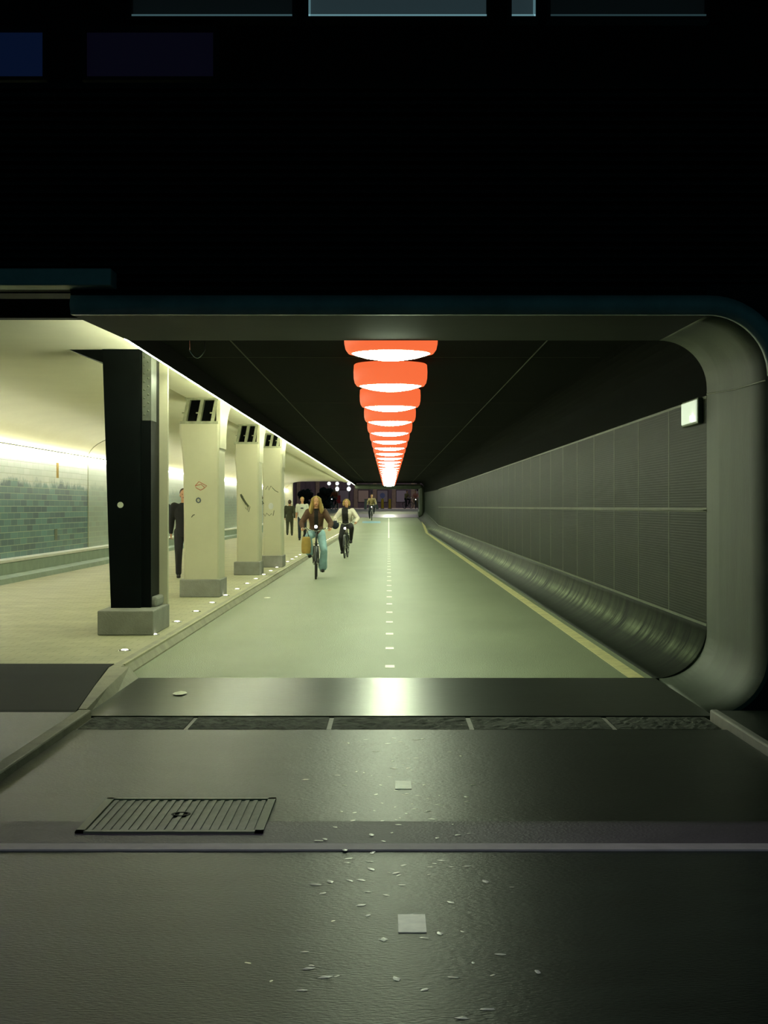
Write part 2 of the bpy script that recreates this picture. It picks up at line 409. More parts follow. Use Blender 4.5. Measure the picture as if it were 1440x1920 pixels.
o.data.polygons.foreach_set('use_smooth', [abs(p.normal.y) < .5 for p in o.data.polygons])
obj('top_lining', shell([mixp(nP-2, nP, t) for t in ts], [Y1+(Y2-Y1)*t for t in ts], .05), M['shaded_soffit_steel'], port)
bm = loft(bmesh.new(), [[(x, y, .004), (2.4, y, .004), (2.4, y, -.12), (x, y, -.12)] for x, y in ((-2.245, Y1-.03), (-2.345, Y2+.005))], caps=True, closed=True); obj('floor_plate', bm, M['plate'], port)
# front flange (top and round the corners)
bm = bmesh.new()
inn = arc(2.81-.45, EYE+1.42-.45, .45, 0, 90, 14)+[(-2.35, EYE+1.42)]
out = arc(2.81-.45, EYE+1.42-.45, .59, 0, 90, 14)+[(-2.35, EYE+1.56)]
rows = [[(a[0], Y1+.02, a[1]), (a[0], Y1-.04, a[1]), ((a[0]+b[0])/2, Y1-.085, (a[1]+b[1])/2), (b[0], Y1-.05, b[1]), (b[0], Y1+.02, b[1])] for a, b in zip(inn, out)]
loft(bm, rows, caps=True, closed=True); obj('front_flange', bm, M['blue_steel'], port, True)
bm = loft(bmesh.new(), [[(2.81, Y1-.0, z), (2.835, Y1-.05, z), (2.86, Y1-.0, z)] for z in (.45, 1.2, 2.0, EYE+1.42-.45)])
obj('side_flange', bm, M['seam'], port)
# weld seam near the upper corner
bm = bmesh.new(); tube(bm, [(2.802, 11.1, 2.49), (2.83, 12.2, 2.51), (2.855, 13.4, 2.56)], .006, 6); obj('weld_seam', bm, M['seam'], port)
# ramped steel side plate of the footway threshold
bm = bmesh.new()
loft(bm, [[(-12, y, z), (x, y, z), (x, y, -.1), (-12, y, -.1)] for y, z, x in ((10.9, .03, -2.31), (11.07, .045, -2.31), (13.0, .095, -2.49), (13.47, .103, -2.53), (13.755, .104, -2.53))], caps=True, closed=True)
tag(obj('threshold_ramp', bm, M['ramp']), 'dark steel threshold ramp leading up to the paved footway', 'ramp')
bm = bmesh.new()
loft(bm, [[(-2.24, y, -.02), (-2.24-.10*t, y, z), (-2.30-.22*t, y, z), (-2.30-.22*t, y, -.02)] for y, z, t in ((11.07, .05, 0), (12.2, .085, .47), (13.47, .105, 1))], caps=True, closed=True)
tag(obj('sloping_kerb', bm, M['kerb']), 'pale sloping kerb edge rising beside the steel threshold plate', 'kerb')

# ------------------------------------------------------------------ tunnel right wall, ceiling
XR = 2.87
ysW = [Y2, 30, 60, 86, 92, 98, 104]
def wx(y): return 0 if y <= 90 else (y-90)/14*.42
def wallband(name, pts, m, t=.15, smooth=False):
    return obj(name, shell([[(p[0]-wx(y), p[1]+gz(y)*f) for p, f in pts] for y in ysW], ysW, t), m, None, smooth)
w = wallband('wall_right', [((XR+.0, .48), 1), ((XR, 1.0), .7), ((XR, 2.54), 0)], M['darktile']); struct(w, 'dark ribbed tile wall right of the cycle path')
cv = arc(XR-.48, .48, .48, -90, 0, 12)
w = wallband('wall_right_cove', [(p, 1) for p in cv], M['scuff']); struct(w, 'scuffed curved foot of the right wall')
w.data.polygons.foreach_set('use_smooth', [abs(p.normal.y) < .5 for p in w.data.polygons])
cv = arc(XR-.40, 3.25-.40, .40, 0, 90, 8)
w = wallband('wall_right_top', [((XR, 2.54), 0)]+[(p, 0) for p in cv], M['black_rib']); struct(w, 'black curved top of the right wall')
# joints: grid of raised seams, part of the wall
bm = bmesh.new()
for k in range(42):
    y = 15.3+1.86*k
    if y > 90: break
    box(bm, XR-.002, XR+.01, y-.016, y+.016, .48, 2.54)
obj('vertical_joints', bm, M['joint'], bpy.data.objects['wall_right'])['kind'] = 'stuff'
bm = bmesh.new()
for z, t in ((1.52, .02), (2.54, .012), (.48, .012)):
    box(bm, XR-.003, XR+.01, Y2, 90, z-t, z+t)
box(bm, XR-.03, XR+.01, Y2, 90, 1.517, 1.523)
obj('horizontal_joints', bm, M['joint'], bpy.data.objects['wall_right'])
# ceiling over the cycle path
CZ = 3.25
def cz(y): return CZ
bm = loft(bmesh.new(), [[(-2.35, y, cz(y)), (XR-.4, y, cz(y)), (XR-.4, y, cz(y)+.3), (-2.35, y, cz(y)+.3)] for y in (Y2, 60, 104, 108)], caps=True, closed=True)
c = struct(obj('ceiling', bm, M['black_rib']), 'black soffit over the cycle path')
bm = bmesh.new()
for x in (-1.62, 1.62):
    tube(bm, [(x, Y2+.1, CZ), (x, 60, CZ), (x, 104, CZ)], .008, 6)
for k in range(12): box(bm, -2.3, 2.4, 17+7.4*k-.008, 17+7.4*k+.008, CZ-.002, CZ+.01)
obj('soffit_joints', bm, M['soffit_joint'], c)
# dropped fascia edge between the black soffit and the bright footway ceiling
bm = loft(bmesh.new(), [[(-2.35, y, 3.05), (-2.33, y, 3.05), (-2.33, y, 3.45), (-2.40, y, 3.45)] for y in (Y1, 60, 108)], caps=True, closed=True)
struct(obj('trim_3', bm, M['black_rib']), 'dark edge fascia between cycle path soffit and footway ceiling')
# light strip under the fascia edge
st = obj('light_strip', bx(-2.462, -2.432, 13.9, 107, 3.110, 3.122), M['strip'])
tag(st, 'long thin glowing light strip along the edge of the footway ceiling', 'light strip')
# footway ceiling with cove to the tiled wall
XL = -7.5
path = [(-2.41, 3.37)] + arc(XL+.75, 3.37-.6, 1, 90, 180, 1)[:0]
cove = [(XL+1.3*(1-math.sin(math.radians(a))), 2.76+.61*math.cos(math.radians(a))) for a in range(0, 91, 9)]
path += cove
yl = [13.6, 37.15, 60, 85, 108]
bm = loft(bmesh.new(), [[(p[0], y, p[1]) for p in path] for y in yl])
o = struct(obj('ceiling_footway', bm, M['ceil_cream'], None, True), 'cream curved ceiling over the footway'); thick(o, .1, 1)
# thin joint where the curved panels meet
bm = tb([(p[0]+.006, 37.2, p[1]-.006) for p in cove]+[(XL+.01, 37.2, .5)], .009, 5); obj('panel_joint', bm, M['bracket'], o)
# left wall
w = struct(obj('wall_left', bx(XL-.2, XL, 9, 108, .47, 2.76), M['tile']), 'tiled wall beside the footway, white above and teal below')
obj('orange_stripe', bx(XL-.01, XL+.012, 33.7, 33.88, 2.2, 2.54), M['tan'], w)['label'] = 'small upright orange stripe on the tiles'
obj('dark_patch', bx(XL-.01, XL+.01, 33.5, 33.75, .8, 1.05), M['seam'], w)
ldg = obj('wall_ledge', bx(XL-.02, XL+.10, 14.5, 108, 2.76, 2.79), M['cream'], w)
tag(obj('wall_light_strip', bx(XL+.075, XL+.092, 14.5, 108, 2.738, 2.755), emit('wall_strip', (.97, 1, .90), 85)), 'thin light strip along the top of the tiled wall', 'light strip')
tag(obj('cove_fill_strip', bx(XL+.03, XL+.05, 14.5, 108, 2.792, 2.802), emit('cove_fill', (1, 1, .84), 30)), 'thin upward fill strip added to brighten the cove above the tiled wall', 'light strip')  # added up-light, brightens the ceiling above the tiles
bm = loft(bmesh.new(), [[(XL, y, .50+gz(y)), (XL+.10, y, .48+gz(y)), (XL+.13, y, .45+gz(y)), (XL+.14, y, .24+gz(y)), (XL+.34, y, .2+gz(y)), (XL+.36, y, .09+gz(y)), (XL, y, .09+gz(y))] for y in (13.8, 88, 104, 108)], caps=True, closed=True)
struct(obj('baseboard_left', bm, M['plinth']), 'pale stepped plinth below the tiled wall')
bm = loft(bmesh.new(), [[(XL, y, .54+gz(y)), (XL+.15, y, .52+gz(y)), (XL+.15, y, .47+gz(y)), (XL, y, .47+gz(y))] for y in (13.8, 88, 104, 108)], caps=True, closed=True)
struct(obj('trim_4', bm, M['white']), 'white ledge on the plinth')
# end wall stub and far portal frame
struct(obj('wall_back', bx(-9, -6.95, 108, 108.4, .5, 3.6), M['cream']), 'pale pier at the far end of the footway')
far = thing('far_portal_frame', 'grey steel frame rounding the far tunnel mouth', 'portal frame', (0, 104, 0))
bm = bmesh.new()
P1 = [(-.0, .80)]+arc(2.45-.35, 1.15, .35, -90, 0, 8)+arc(2.45-.25, 3.11-.25, .25, 0, 90, 6)+[(-2.35, 3.11)]
P1 = P1[1:]
loft(bm, [[(p[0]+(0.0), y, p[1]+(.18 if (i < 9) else 0)*(y/4)) for i, p in enumerate(P1)] for y in (0, 4)])
o = obj('lining', bm, M['steel'], far, True); thick(o, .3, -1)
bm = bmesh.new()
loft(bm, [[(-2.35, y, z), (2.12, y, z), (2.12, y, z-.2), (-2.35, y, z-.2)] for y, z in ((0, .806), (4, 1.006))], caps=True, closed=True); obj('floor_plate', bm, M['plate'], far)
# far ground
bm = bmesh.new(); loft(bm, [[(-40, y, gz(y)-.002), (40, y, gz(y)-.002), (40, y, gz(y)-.3), (-40, y, gz(y)-.3)] for y in (108, 114, 122, 130, 260)], caps=True, closed=True)
struct(obj('plaza', bm, M['plaza']), 'paved ground beyond the far tunnel mouth')
struct(strip('far_pavement', -7.6, -2.35, [104, 108.05], M['plaza'], .05), 'paving at the far footway exit')

# ------------------------------------------------------------------ facade above and beside the portal
bm = bx(-2.36, 20, 11.2, 11.5, EYE+1.54, 4.73)
box(bm, 2.9, 20, 11.10, 11.4, -.2, 3.2)
for k in range(26): box(bm, -14, 20, 11.10, 11.22, 3.16+.06*k, 3.185+.06*k)
box(bm, -14, -2.36, 11.2, 11.5, EYE+1.60, 4.73)
struct(obj('wall_front', bm, M['black']), 'black louvred facade above the tunnel mouth')
struct(obj('trim_5', bx(-14, -2.33, 13.45, 13.6, 3.25, 4.0), mat('dark_fascia', srgb(14,20,12), .8, 0, .3, 2)), 'dark fascia above the footway opening')
bm = bmesh.new()
for pts in (arc(2.81-.45, .45, .46, -90, 0, 12)+[(2.95, .45), (2.95, -.2), (2.36, -.2)], arc(2.81-.45, 2.97-.45, .59, 0, 90, 12)+[(2.36, 3.2), (2.97, 3.2), (2.97, 2.52)]):
    loft(bm, [[(p[0], y, p[1]) for p in pts] for y in (11.09, 11.3)], caps=True, closed=True)
struct(obj('trim_8', bm, M['black']), 'black facade corners around the rounded steel frame')
led = tag(obj('ledge_box', bx(-5, -2.02, 10.86, 11.095, EYE+1.61, EYE+1.735, bev=.01), M['blue_steel']), 'blue grey steel ledge on the facade above the footway opening', 'ledge')
struct(obj('trim_6', bx(-14, 20, 13.62, 13.9, 4.6, 8.5), M['black']), 'dark recessed upper facade')
wins = [(-2.05, -.77, 3.91, 4.6, 'pane', .35), (-.64, .78, 3.91, 4.6, 'pane', 1), (.98, 1.17, 3.91, 4.6, 'pane', 1), (1.29, 2.53, 3.91, 4.6, 'pane', .15), (-3.4, -2.76, 3.43, 3.80, 'pane_blue', 0), (-2.42, -1.4, 3.43, 3.8, 'pane_violet', 0)]
for i, (x0, x1, z0, z1, mm, ed) in enumerate(wins):
    z0 += EYE; z1 += EYE
    bm = bmesh.new(); t = .03
    for a in ((x0-t, x0, z0-t, z1+t), (x1, x1+t, z0-t, z1+t), (x0, x1, z0-t, z0), (x0, x1, z1, z1+t)): box(bm, a[0], a[1], 11.9, 12.05, a[2], a[3])
    f = struct(obj('window_%d' % (i+1), bm, M['black']))
    f['label'] = 'dim high window above the facade'
    pm = M[mm]
    if mm == 'pane' and ed < 1: pm = emit('dim_pane', (.10, .17, .19), .02*ed+.01, .02)
    obj('pane', bx(x0, x1, 11.97, 11.99, z0, z1), pm, f)
    if ed: obj('sill_edge', bx(x0, x1, 11.90, 11.96, z0, z0+.014), emit('sill_edge', (.35, .7, .8), .32*ed), f)
    if ed == 1: obj('jamb_edge', bx(x0 if i == 1 else x1-.014, (x0 if i == 1 else x1-.014)+.014, 11.90, 11.96, z0, z1), emit('jamb_edge', (.35, .7, .8), .2), f)
struct(obj('bridge_deck', bx(-14, 20, 3.5, 13.6, 6.5, 7.3), M['black']), 'railway deck overhead')

# ------------------------------------------------------------------ ceiling lamps
LY0, DLY = 14.0, 3.78
def make_lamp():
    t = thing('ceiling_lamp', '', 'ceiling lamp')
    bm = lathe(bmesh.new(), [(0, -.065), (.13, -.058), (.25, -.038), (.34, -.012), (.365, 0), (0, 0)], 40)
    obj('diffuser', bm, M['lamp'], t, True)
    bm = lathe(bmesh.new(), [(.37, -.004), (.40, .0), (.425, .035), (.437, .09), (.44, .17), (.435, .25), (.42, .262), (.0, .263)], 40)  # added glowing shell gives the halo a shape; the lamp has no shade
    obj('halo_shell', bm, M['halo'], t, True)['label'] = 'added orange glowing shell imitating a halo above the white disc'
    return t
lamp0 = make_lamp()
words = ['nearest', 'second', 'third', 'fourth', 'fifth', 'sixth', 'seventh', 'eighth', 'ninth', 'tenth']
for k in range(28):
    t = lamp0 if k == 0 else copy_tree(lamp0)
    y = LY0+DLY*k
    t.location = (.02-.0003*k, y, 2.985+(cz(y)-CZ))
    t['group'] = 'round ceiling lamps down the middle of the tunnel'
    t['label'] = (('nearest and largest round ceiling lamp, white disc with orange glow, just inside the portal' if k == 0 else
        '%s round glowing ceiling lamp counted from the portal' % words[k]) if k < 9 else 'round glowing ceiling lamp in the merged far end of the row')

# wall lamp on the right wall
wl = thing('wall_light_box', 'small bright box light high on the right tunnel wall next to the portal', 'wall light', (XR, 14.0, 2.43))
obj('housing', bx(-.05, 0, -.37, .38, -.12, .12, bev=.01), M['seam'], wl)
obj('lens', bx(-.062, -.048, -.34, .34, -.10, .10, bev=.004), M['boxlamp'], wl)
bm = lathe(bmesh.new(), [(0, 0), (.03, 0), (.03, .06), (0, .06)], 12); o = obj('bulb', bm, M['bikelight'], wl); o.location = (-.07, -.2, -.09); o.scale=(.6,1,.8)
# hanging cable loop under the soffit
bm = tb([(-.078, 0, .178)]+[(-.075+.15*i/12, 0, -.075*math.sin(math.pi*i/12)) for i in range(13)]+[(.078, 0, .178)], .006, 6)
o = obj('cable_loop', bm, M['chrome']); o.location = (-1.86, 14.5, 3.07); tag(o, 'small shiny cable loop hanging from the black soffit at left', 'cable')
# ground lights beside the kerb
g0 = thing('ground_light', '', 'ground light')
obj('lens', lathe(bmesh.new(), [(0, .016), (.03, .013), (.042, .0), (0, 0)], 16), M['stud'], g0, True)
obj('collar', lathe(bmesh.new(), [(.042, 0), (.046, .008), (.06, .006), (.066, 0)], 16), M['chrome'], g0, True)
for k in range(40):
    t = g0 if k == 0 else copy_tree(g0)
    y = 15.04+1.86*k; t.location = (-2.66, y, gz(y)+.101)
    t['group'] = 'small ground lights along the kerb'
    t['label'] = 'nearest and brightest small ground light in the footway by the kerb' if k == 0 else 'small round ground light in the footway beside the kerb'

# ------------------------------------------------------------------ columns
c1 = thing('steel_column', 'dark green steel column with bolted grey plates on a concrete block, nearest the viewer', 'column', (0, 0, 0))
obj('concrete_block', bx(-3.28, -2.65, 16.8, 18.05, .1, .38, bev=.015), M['grey_base'], c1)
bm = bmesh.new()
for y, in ((17.2,), ):
    pass
# H section: front flange plate, side web, rear flange; slight flare to the head
def flare(x, z): return x
bm = loft(bmesh.new(), [[(-3.21-dx, 17.25, z), (-2.87+.0*dx, 17.25, z), (-2.87, 17.33, z), (-3.21-dx, 17.33, z)] for z, dx in ((.38, 0), (1.2, .03), (2.2, .06), (3.37, .10))], caps=True, closed=True)
obj('front_flange', bm, M['dark_paint'], c1)
bm = loft(bmesh.new(), [[(-3.18-dx, 17.33, z), (-2.76, 17.33, z), (-2.76, 17.95, z), (-3.18-dx, 17.95, z)] for z, dx in ((.38, 0), (1.2, .03), (2.2, .06), (3.37, .10))], caps=True, closed=True)
obj('web', bm, M['dark_paint'], c1)
bm = bx(-3.25, -2.66, 17.96, 18.05, .38, 3.37); obj('rear_flange', bm, M['cream'], c1)
bm = bx(-2.86, -2.755, 17.32, 17.70, 2.55, 3.36); obj('splice_plate', bm, M['rivet_paint'], c1)
bm = bmesh.new()
for k in range(8):
    for xx in (-2.835, -2.79):
        ellip(bm, (xx, 17.318, 2.62+.095*k+(0 if xx < -2.8 else .04)), (.012, .01, .012), 8, 6)
obj('bolts', bm, M['seam'], c1)
bm = bmesh.new()
vs = [(-3.70, 3.37), (-3.2, 3.37), (-3.2, 3.18), (-3.45, 3.27)]
loft(bm, [[(x, y, z) for x, z in vs] for y in (17.3, 17.9)], caps=True, closed=True); obj('haunch', bm, M['dark_paint'], c1)
bm = lathe(bmesh.new(), [(0, 0), (.035, 0), (.035, .006), (0, .006)], 20)
for v in bm.verts: v.co = Vector((v.co.x, -v.co.z, v.co.y))
s = obj('sticker', bm, M['litter'], c1); s.location = (-3.10, 17.249, 1.57); s['label'] = 'small pale round sticker'
bm = bx(-2.9, -2.70, 17.4, 17.94, .38, .50, bev=.03); obj('mortar_lump', bm, M['grey_base'], c1)

def pillar(y0, x0, x1, dep, label, gz_=0, top=2.88, fl=.07):
    t = thing('pillar', label, 'pillar', (0, 0, 0), 0, 'cream pillars along the footway edge')
    obj('base_block', bx(x0-.0, x1+.03, y0, y0+dep, .1, .38, bev=.012), M['grey_base'], t)
    a, b = x0+.05, x1-.02; f, g = y0+.12, y0+dep-.08
    rows = []
    for z, d, e in ((.38, 0, 0), (1.4, .0, 0), (2.2, .01, 0), (2.4, .025, .05), (2.58, .05, .1), (2.74, fl, .16), (top, fl, .2)):
        c = .03
        rows.append([(a-d+c, f, z), (b+.02-c, f, z), (b+.02, f+c, z), (b+.02, g+e, z), (b, g+e+.02, z), (a-d, g+e+.02, z), (a-d, f+c, z)])
    o = obj('shaft', loft(bmesh.new(), rows, caps=True, closed=True), M['cream'], t)
    # bracket: base bar, X-braced web plates, top bar
    bm = bx(a-.06, b+.0, f, f+.25, top, top+.045)
    box(bm, a+.02, b+.0, f, f+.25, 3.27, 3.31)
    n = 3
    w = (b-a-.10)
    for i in range(n):
        xx = a+.0+w*i/(n-1)*1.0
        loft(bm, [[(xx-.0+s*.07-.02, f+.01, top+.04+s*.37), (xx+.035+s*.07, f+.01, top+.04+s*.37), (xx+.035+s*.07, f+.2, top+.04+s*.37), (xx-.02+s*.07, f+.2, top+.04+s*.37)] for s in (0, .35, .65, 1)], caps=True, closed=True)
        box(bm, xx-.03, xx+.06, f+.015, f+.05, top+.17, top+.19)
    obj('riveted_bracket', bm, M['bracket'], t)
    obj('bracket_shade', bx(a+.02, b-.02, f+.24, f+.5, top, 3.32), M['dark_paint'], t)  # dark block paints in the shade behind the bracket bars
    # curved arch plate flaring backwards on the cycle-path side
    bm = bmesh.new(); rows = []
    for i in range(11):
        s = i/10; z = 2.5+.85*s; back = g+.15+1.0*s**3
        front = f+.05-.0*s
        rows.append([(b-.03, front, z), (b+.032, front, z), (b+.032, back, z), (b-.03, back, z)])
    loft(bm, rows, caps=True, closed=True); obj('arched_plate', bm, M['cream'], t)
    return t, a, b, f
pA, a1, b1, f1 = pillar(23.9, -3.35, -2.73, 1.0, 'cream pillar with red diamond scribble and small round mark, first behind the dark column')
pB, a2, b2, f2 = pillar(31.6, -3.28, -2.76, 1.0, 'cream pillar with dark slanted graffiti smear, between two other cream pillars', fl=.03)
pC, a3, b3, f3 = pillar(35.6, -3.06, -2.56, 1.0, 'cream pillar farthest along the row, covered in several grey scribbles', top=2.95, fl=.02)
def scrib(parent, pts, y, m, r=.009, name='graffiti'):
    return obj(name, tb([(x, y-.002, z) for x, z in pts], r, 5), m, parent)
def PX(px, py, y): return ((px-729)*y/2800, EYE-(py-950)*y/2800)
y = f1
scrib(pA, [PX(*p, y) for p in ((366,911),(373,903),(380,907),(388,911),(382,916),(376,919),(368,915),(366,911),(377,908),(383,914))], y, M['graf_red'], .006, 'red_scribble')
scrib(pA, [PX(372+4*math.cos(a/8*6.28), 938+4.5*math.sin(a/8*6.28), y) for a in range(10)], y, M['graf_blue'], .010, 'blue_ring_mark')
scrib(pA, [PX(*p, y) for p in ((359,970),(362,966),(365,965))], y, M['graf_dark'], .007, 'small_mark')
y = f2
scrib(pB, [PX(*p, y) for p in ((451,927),(455,933),(452,930),(458,940),(455,934),(462,946),(459,941),(466,950))], y, M['graf_dark'], .022, 'dark_smear')
scrib(pB, [PX(*p, y) for p in ((460,952),(464,957),(466,948),(469,950),(466,960))], y, M['graf_dark'], .006, 'grey_scribble')
y = f3
scrib(pC, [PX(*p, y) for p in ((498,918),(502,911),(504,919),(508,911),(512,916),(516,920),(522,923))], y, M['graf_dark'], .008, 'grey_scribble')
scrib(pC, [PX(*p, y) for p in ((489,925),(492,934),(490,938),(494,944),(488,946))], y, M['graf_dark'], .016, 'dark_smear')
scrib(pC, [PX(*p, y) for p in ((494,963),(497,968),(500,962),(505,967),(509,963),(512,967),(514,957))], y, M['graf_dark'], .007, 'lower_scribble')
bm = bmesh.new(); ellip(bm, (PX(508,949,y)[0], y, PX(508,949,y)[1]), (.06, .004, .08), 16, 8); obj('pale_patch', bm, M['graf_white'], pC)
# longitudinal beam over the pillars
struct(obj('trim_7', bx(-3.25, -2.72, 17.4, 108, 3.30, 3.42), M['cream']), 'beam over the pillars')
# small utility box on the pillar line
# ------------------------------------------------------------------ people and bicycles
def chains(chs):
    """tapered limbs: lists of (point, radius); fused later by the voxel remesh into one surface"""
    bm = bmesh.new()
    for ch in chs:
        ch = [(V3(p), r) for p, r in ch]
        for p, r in ch: ellip(bm, p, (r, r, r), 14, 9)
        for (p, r), (q, t) in zip(ch, ch[1:]):
            if (q-p).length > 1e-4: tube(bm, [p, q], [r, t], 14)
    return bm
def torso(rings, side, lk):
    bm = bmesh.new(); n = 20
    rows = [[V3(p)+side*(rx*math.cos(2*math.pi*k/n))+lk*(ry*math.sin(2*math.pi*k/n)) for k in range(n)] for p, rx, ry in rings]
    return loft(bm, rows, caps=True, closed=True)
def remesh(meshes, vox, name, mats, parent, smooth=3):
    bm = bmesh.new()
    for m in meshes:
        if isinstance(m, bpy.types.Mesh): bm.from_mesh(m); bpy.data.meshes.remove(m)
        else: merge(bm, m)
    me = bpy.data.meshes.new('t'); bm.to_mesh(me); bm.free()
    o = bpy.data.objects.new('t', me); COL.objects.link(o)
    md = o.modifiers.new('r', 'REMESH'); md.mode = 'VOXEL'; md.voxel_size = vox; md.use_smooth_shade = True
    s = o.modifiers.new('m', 'SMOOTH'); s.iterations = smooth; s.factor = .5
    dg = bpy.context.evaluated_depsgraph_get(); dg.update()
    m2 = bpy.data.meshes.new_from_object(o.evaluated_get(dg))
    bpy.data.objects.remove(o); bpy.data.meshes.remove(me)
    m2.materials.clear()
    for x in mats: m2.materials.append(x)
    for p in m2.polygons: p.use_smooth = True; p.material_index = 0
    r = bpy.data.objects.new(name, m2); COL.objects.link(r); r.parent = parent
    return r
V3 = Vector
def person(root, J, cloth, vox=.012, hair='short', fingers=True, female=False, look=(0, -1, 0)):
    """J: joints in root space. figure faces look."""
    lk = V3(look).normalized(); side = lk.cross(V3((0, 0, 1))).normalized()  # to figure's right
    up = V3((0, 0, 1))
    pel, che, nek, hd = [V3(J[k]) for k in ('pelvis', 'chest', 'neck', 'head')]
    ch = [[(nek-up*.06, .062), (nek+up*.03, .052), (hd-up*.03, .055)]]
    for s in 'RL':
        sh, el, wr, hip, kn, an = [V3(J[k+s]) for k in ('sho', 'elb', 'wri', 'hip', 'kne', 'ank')]
        ch.append([(che.lerp(sh, .3)+up*.02, .07), (sh, .056), (el, .042), ((el+wr)/2, .038), (wr, .025)])
        ch.append([(hip, .088), ((hip+kn)/2, .075), (kn, .055), ((kn*.65+an*.35), .056), (an, .036)])
    parts = [chains(ch), torso([(pel-up*.10, .10, .08), (pel-up*.02, .150, .105), (pel+up*.10, .130, .095), (pel.lerp(che, .6), .140, .10), (che, .165, .11), (che+up*.08, .165, .095), (nek-up*.03, .07, .06)], side, lk)]
    # hands
    for s in 'RL':
        wr = V3(J['wri'+s]); d = V3(J.get('hand'+s, (wr-V3(J['elb'+s])).normalized())).normalized()
        nrm = V3(J.get('palm'+s, side if s == 'L' else -side)).normalized(); nrm = (nrm-d*nrm.dot(d)).normalized(); ac = d.cross(nrm)
        bm = bmesh.new(); R = Matrix((ac, d, nrm)).transposed().to_4x4()
        ellip(bm, wr+d*.045, (.040, .052, .018), 12, 8, R); parts.append(bm)
        if fingers:
            cu = .55
            for i, ln in enumerate((.064, .074, .070, .054)):
                b0 = wr+d*.082+ac*((i-1.5)*.020)
                p1 = b0+(d*math.cos(cu*.6)+nrm*math.sin(cu*.6))*ln*.45
                p2 = p1+(d*math.cos(cu*2)+nrm*math.sin(cu*2))*ln*.32
                p3 = p2+(d*math.cos(cu*3.2)+nrm*math.sin(cu*3.2))*ln*.28
                parts.append(tb([b0-d*.02, b0, p1, p2, p3], [.009, .0095, .009, .008, .006], 8))
            fw = ac*(-1 if ac.dot(lk) < 0 else 1)
            tb0 = wr+d*.03+fw*.025
            parts.append(tb([tb0, tb0+fw*.022+d*.022+nrm*.01, tb0+fw*.03+d*.045+nrm*.018], [.012, .0105, .008], 8))
    # head
    bm = bmesh.new()
    Rh = Matrix((-side, -lk, up)).transposed().to_4x4()
    def hp(x, y, z): return hd + (-side)*x + (-lk)*y + up*z
    ellip(bm, hp(0, .012, .03), (.074, .094, .090), 20, 14, Rh)
    ellip(bm, hp(0, -.018, -.045), (.056, .066, .066), 16, 12, Rh)
    parts.append(bm)
    bm = bmesh.new(); ellip(bm, hp(0, -.088, -.018), (.012, .018, .022), 10, 8, Rh)
    ellip(bm, hp(.074, .01, -.01), (.010, .022, .032), 10, 8, Rh); ellip(bm, hp(-.074, .01, -.01), (.010, .022, .032), 10, 8, Rh)
    ellip(bm, hp(0, -.070, -.085), (.022, .016, .016), 10, 8, Rh)
    parts.append(bm)
    body = remesh(parts, min(vox, .009) if fingers else vox, 'body', [M['skin'], M['eye'], M['lip']], root, 2)
    if vox < .02:
        e1, e2, mo = hp(.030, -.080, .008), hp(-.030, -.080, .008), hp(0, -.085, -.055)
        for p in body.data.polygons:
            c = p.center
            if (c-e1).length < .013 or (c-e2).length < .013: p.material_index = 1
            elif abs((c-mo).z) < .008 and (c-mo).length < .026: p.material_index = 2
    # top garment
    g = cloth; e = .022
    w = .94 if female else 1.0; lo = g.get('long', .03)
    ch = []
    for s in 'RL':
        sh, el, wr = [V3(J[k+s]) for k in ('sho', 'elb', 'wri')]
        a = [(che.lerp(sh, .3)+up*.02, .09), (sh, .080), ((sh+el)/2, .070)]
        if g.get('short'): a += [(sh.lerp(el, .8), .066)]
        else: a += [(el, .062), ((el+wr)/2, .056), (el.lerp(wr, .93), .044)]
        ch.append(a)
    tors = torso([(pel-up*(lo+.05), .175*w, .135), (pel-up*(lo), .178*w, .14), (pel+up*.10, .160*w, .125), (pel.lerp(che, .6), .168*w, .125), (che, .190*w, .135), (che+up*.08, .188*w, .118), (nek-up*.035, .10, .085), (nek+up*.0, .068, .065)], side, lk)
    top = remesh([chains(ch), tors], max(vox, .012), g['topname'], [M[g['top']], M[g.get('front', g['top'])]], root, 3)
    if 'front' in g:
        for p in top.data.polygons:
            d = p.center-che
            if abs(d.dot(side)+g.get('fo', 0)) < g.get('fw', .07) and p.normal.dot(lk) > .2 and p.center.z < nek.z+.1: p.material_index = 1
    # trousers
    ch = []
    fl = g.get('cuff', .060)
    for s in 'RL':
        hip, kn, an = [V3(J[k+s]) for k in ('hip', 'kne', 'ank')]
        ch.append([(hip, .105), ((hip+kn)/2, .092), (kn, .076), ((kn+an)/2, (.070+fl)/2), (kn.lerp(an, .93), fl)])
    remesh([chains(ch), torso([(pel-up*.12, .12, .09), (pel-up*.04, .165, .115), (pel+up*.08, .145, .105)], side, lk)], max(vox, .012), 'trousers', [M[g['legs']]], root, 3)
    # shoes
    for s in 'RL':
        an = V3(J['ank'+s]); td = V3(J.get('toe'+s, lk)).normalized(); sd = td.cross(up).normalized(); u2 = sd.cross(td)
        Rs = Matrix((sd, td, u2)).transposed().to_4x4()
        bm = bmesh.new(); ellip(bm, an+td*.075-u2*.045, (.043, .105, .034), 14, 10, Rs); b2 = bmesh.new(); ellip(b2, an+td*-.005-u2*.030, (.042, .055, .055), 14, 10, Rs)
        b3 = bmesh.new(); ellip(b3, an+td*.055-u2*.066, (.045, .130, .014), 14, 8, Rs)
        remesh([bm, b2, b3], .012, 'shoe', [M[g.get('shoe', 'darkcloth')]], root, 2)
    # hair
    hm = M[g.get('hair', 'brownhair')]
    parts = []
    bm = bmesh.new(); ellip(bm, hp(0, .034, .048), (.086, .094, .088), 20, 14, Rh); parts.append(bm)
    bm = bmesh.new(); ellip(bm, hp(0, .055, .0), (.080, .062, .085), 16, 12, Rh); parts.append(bm)
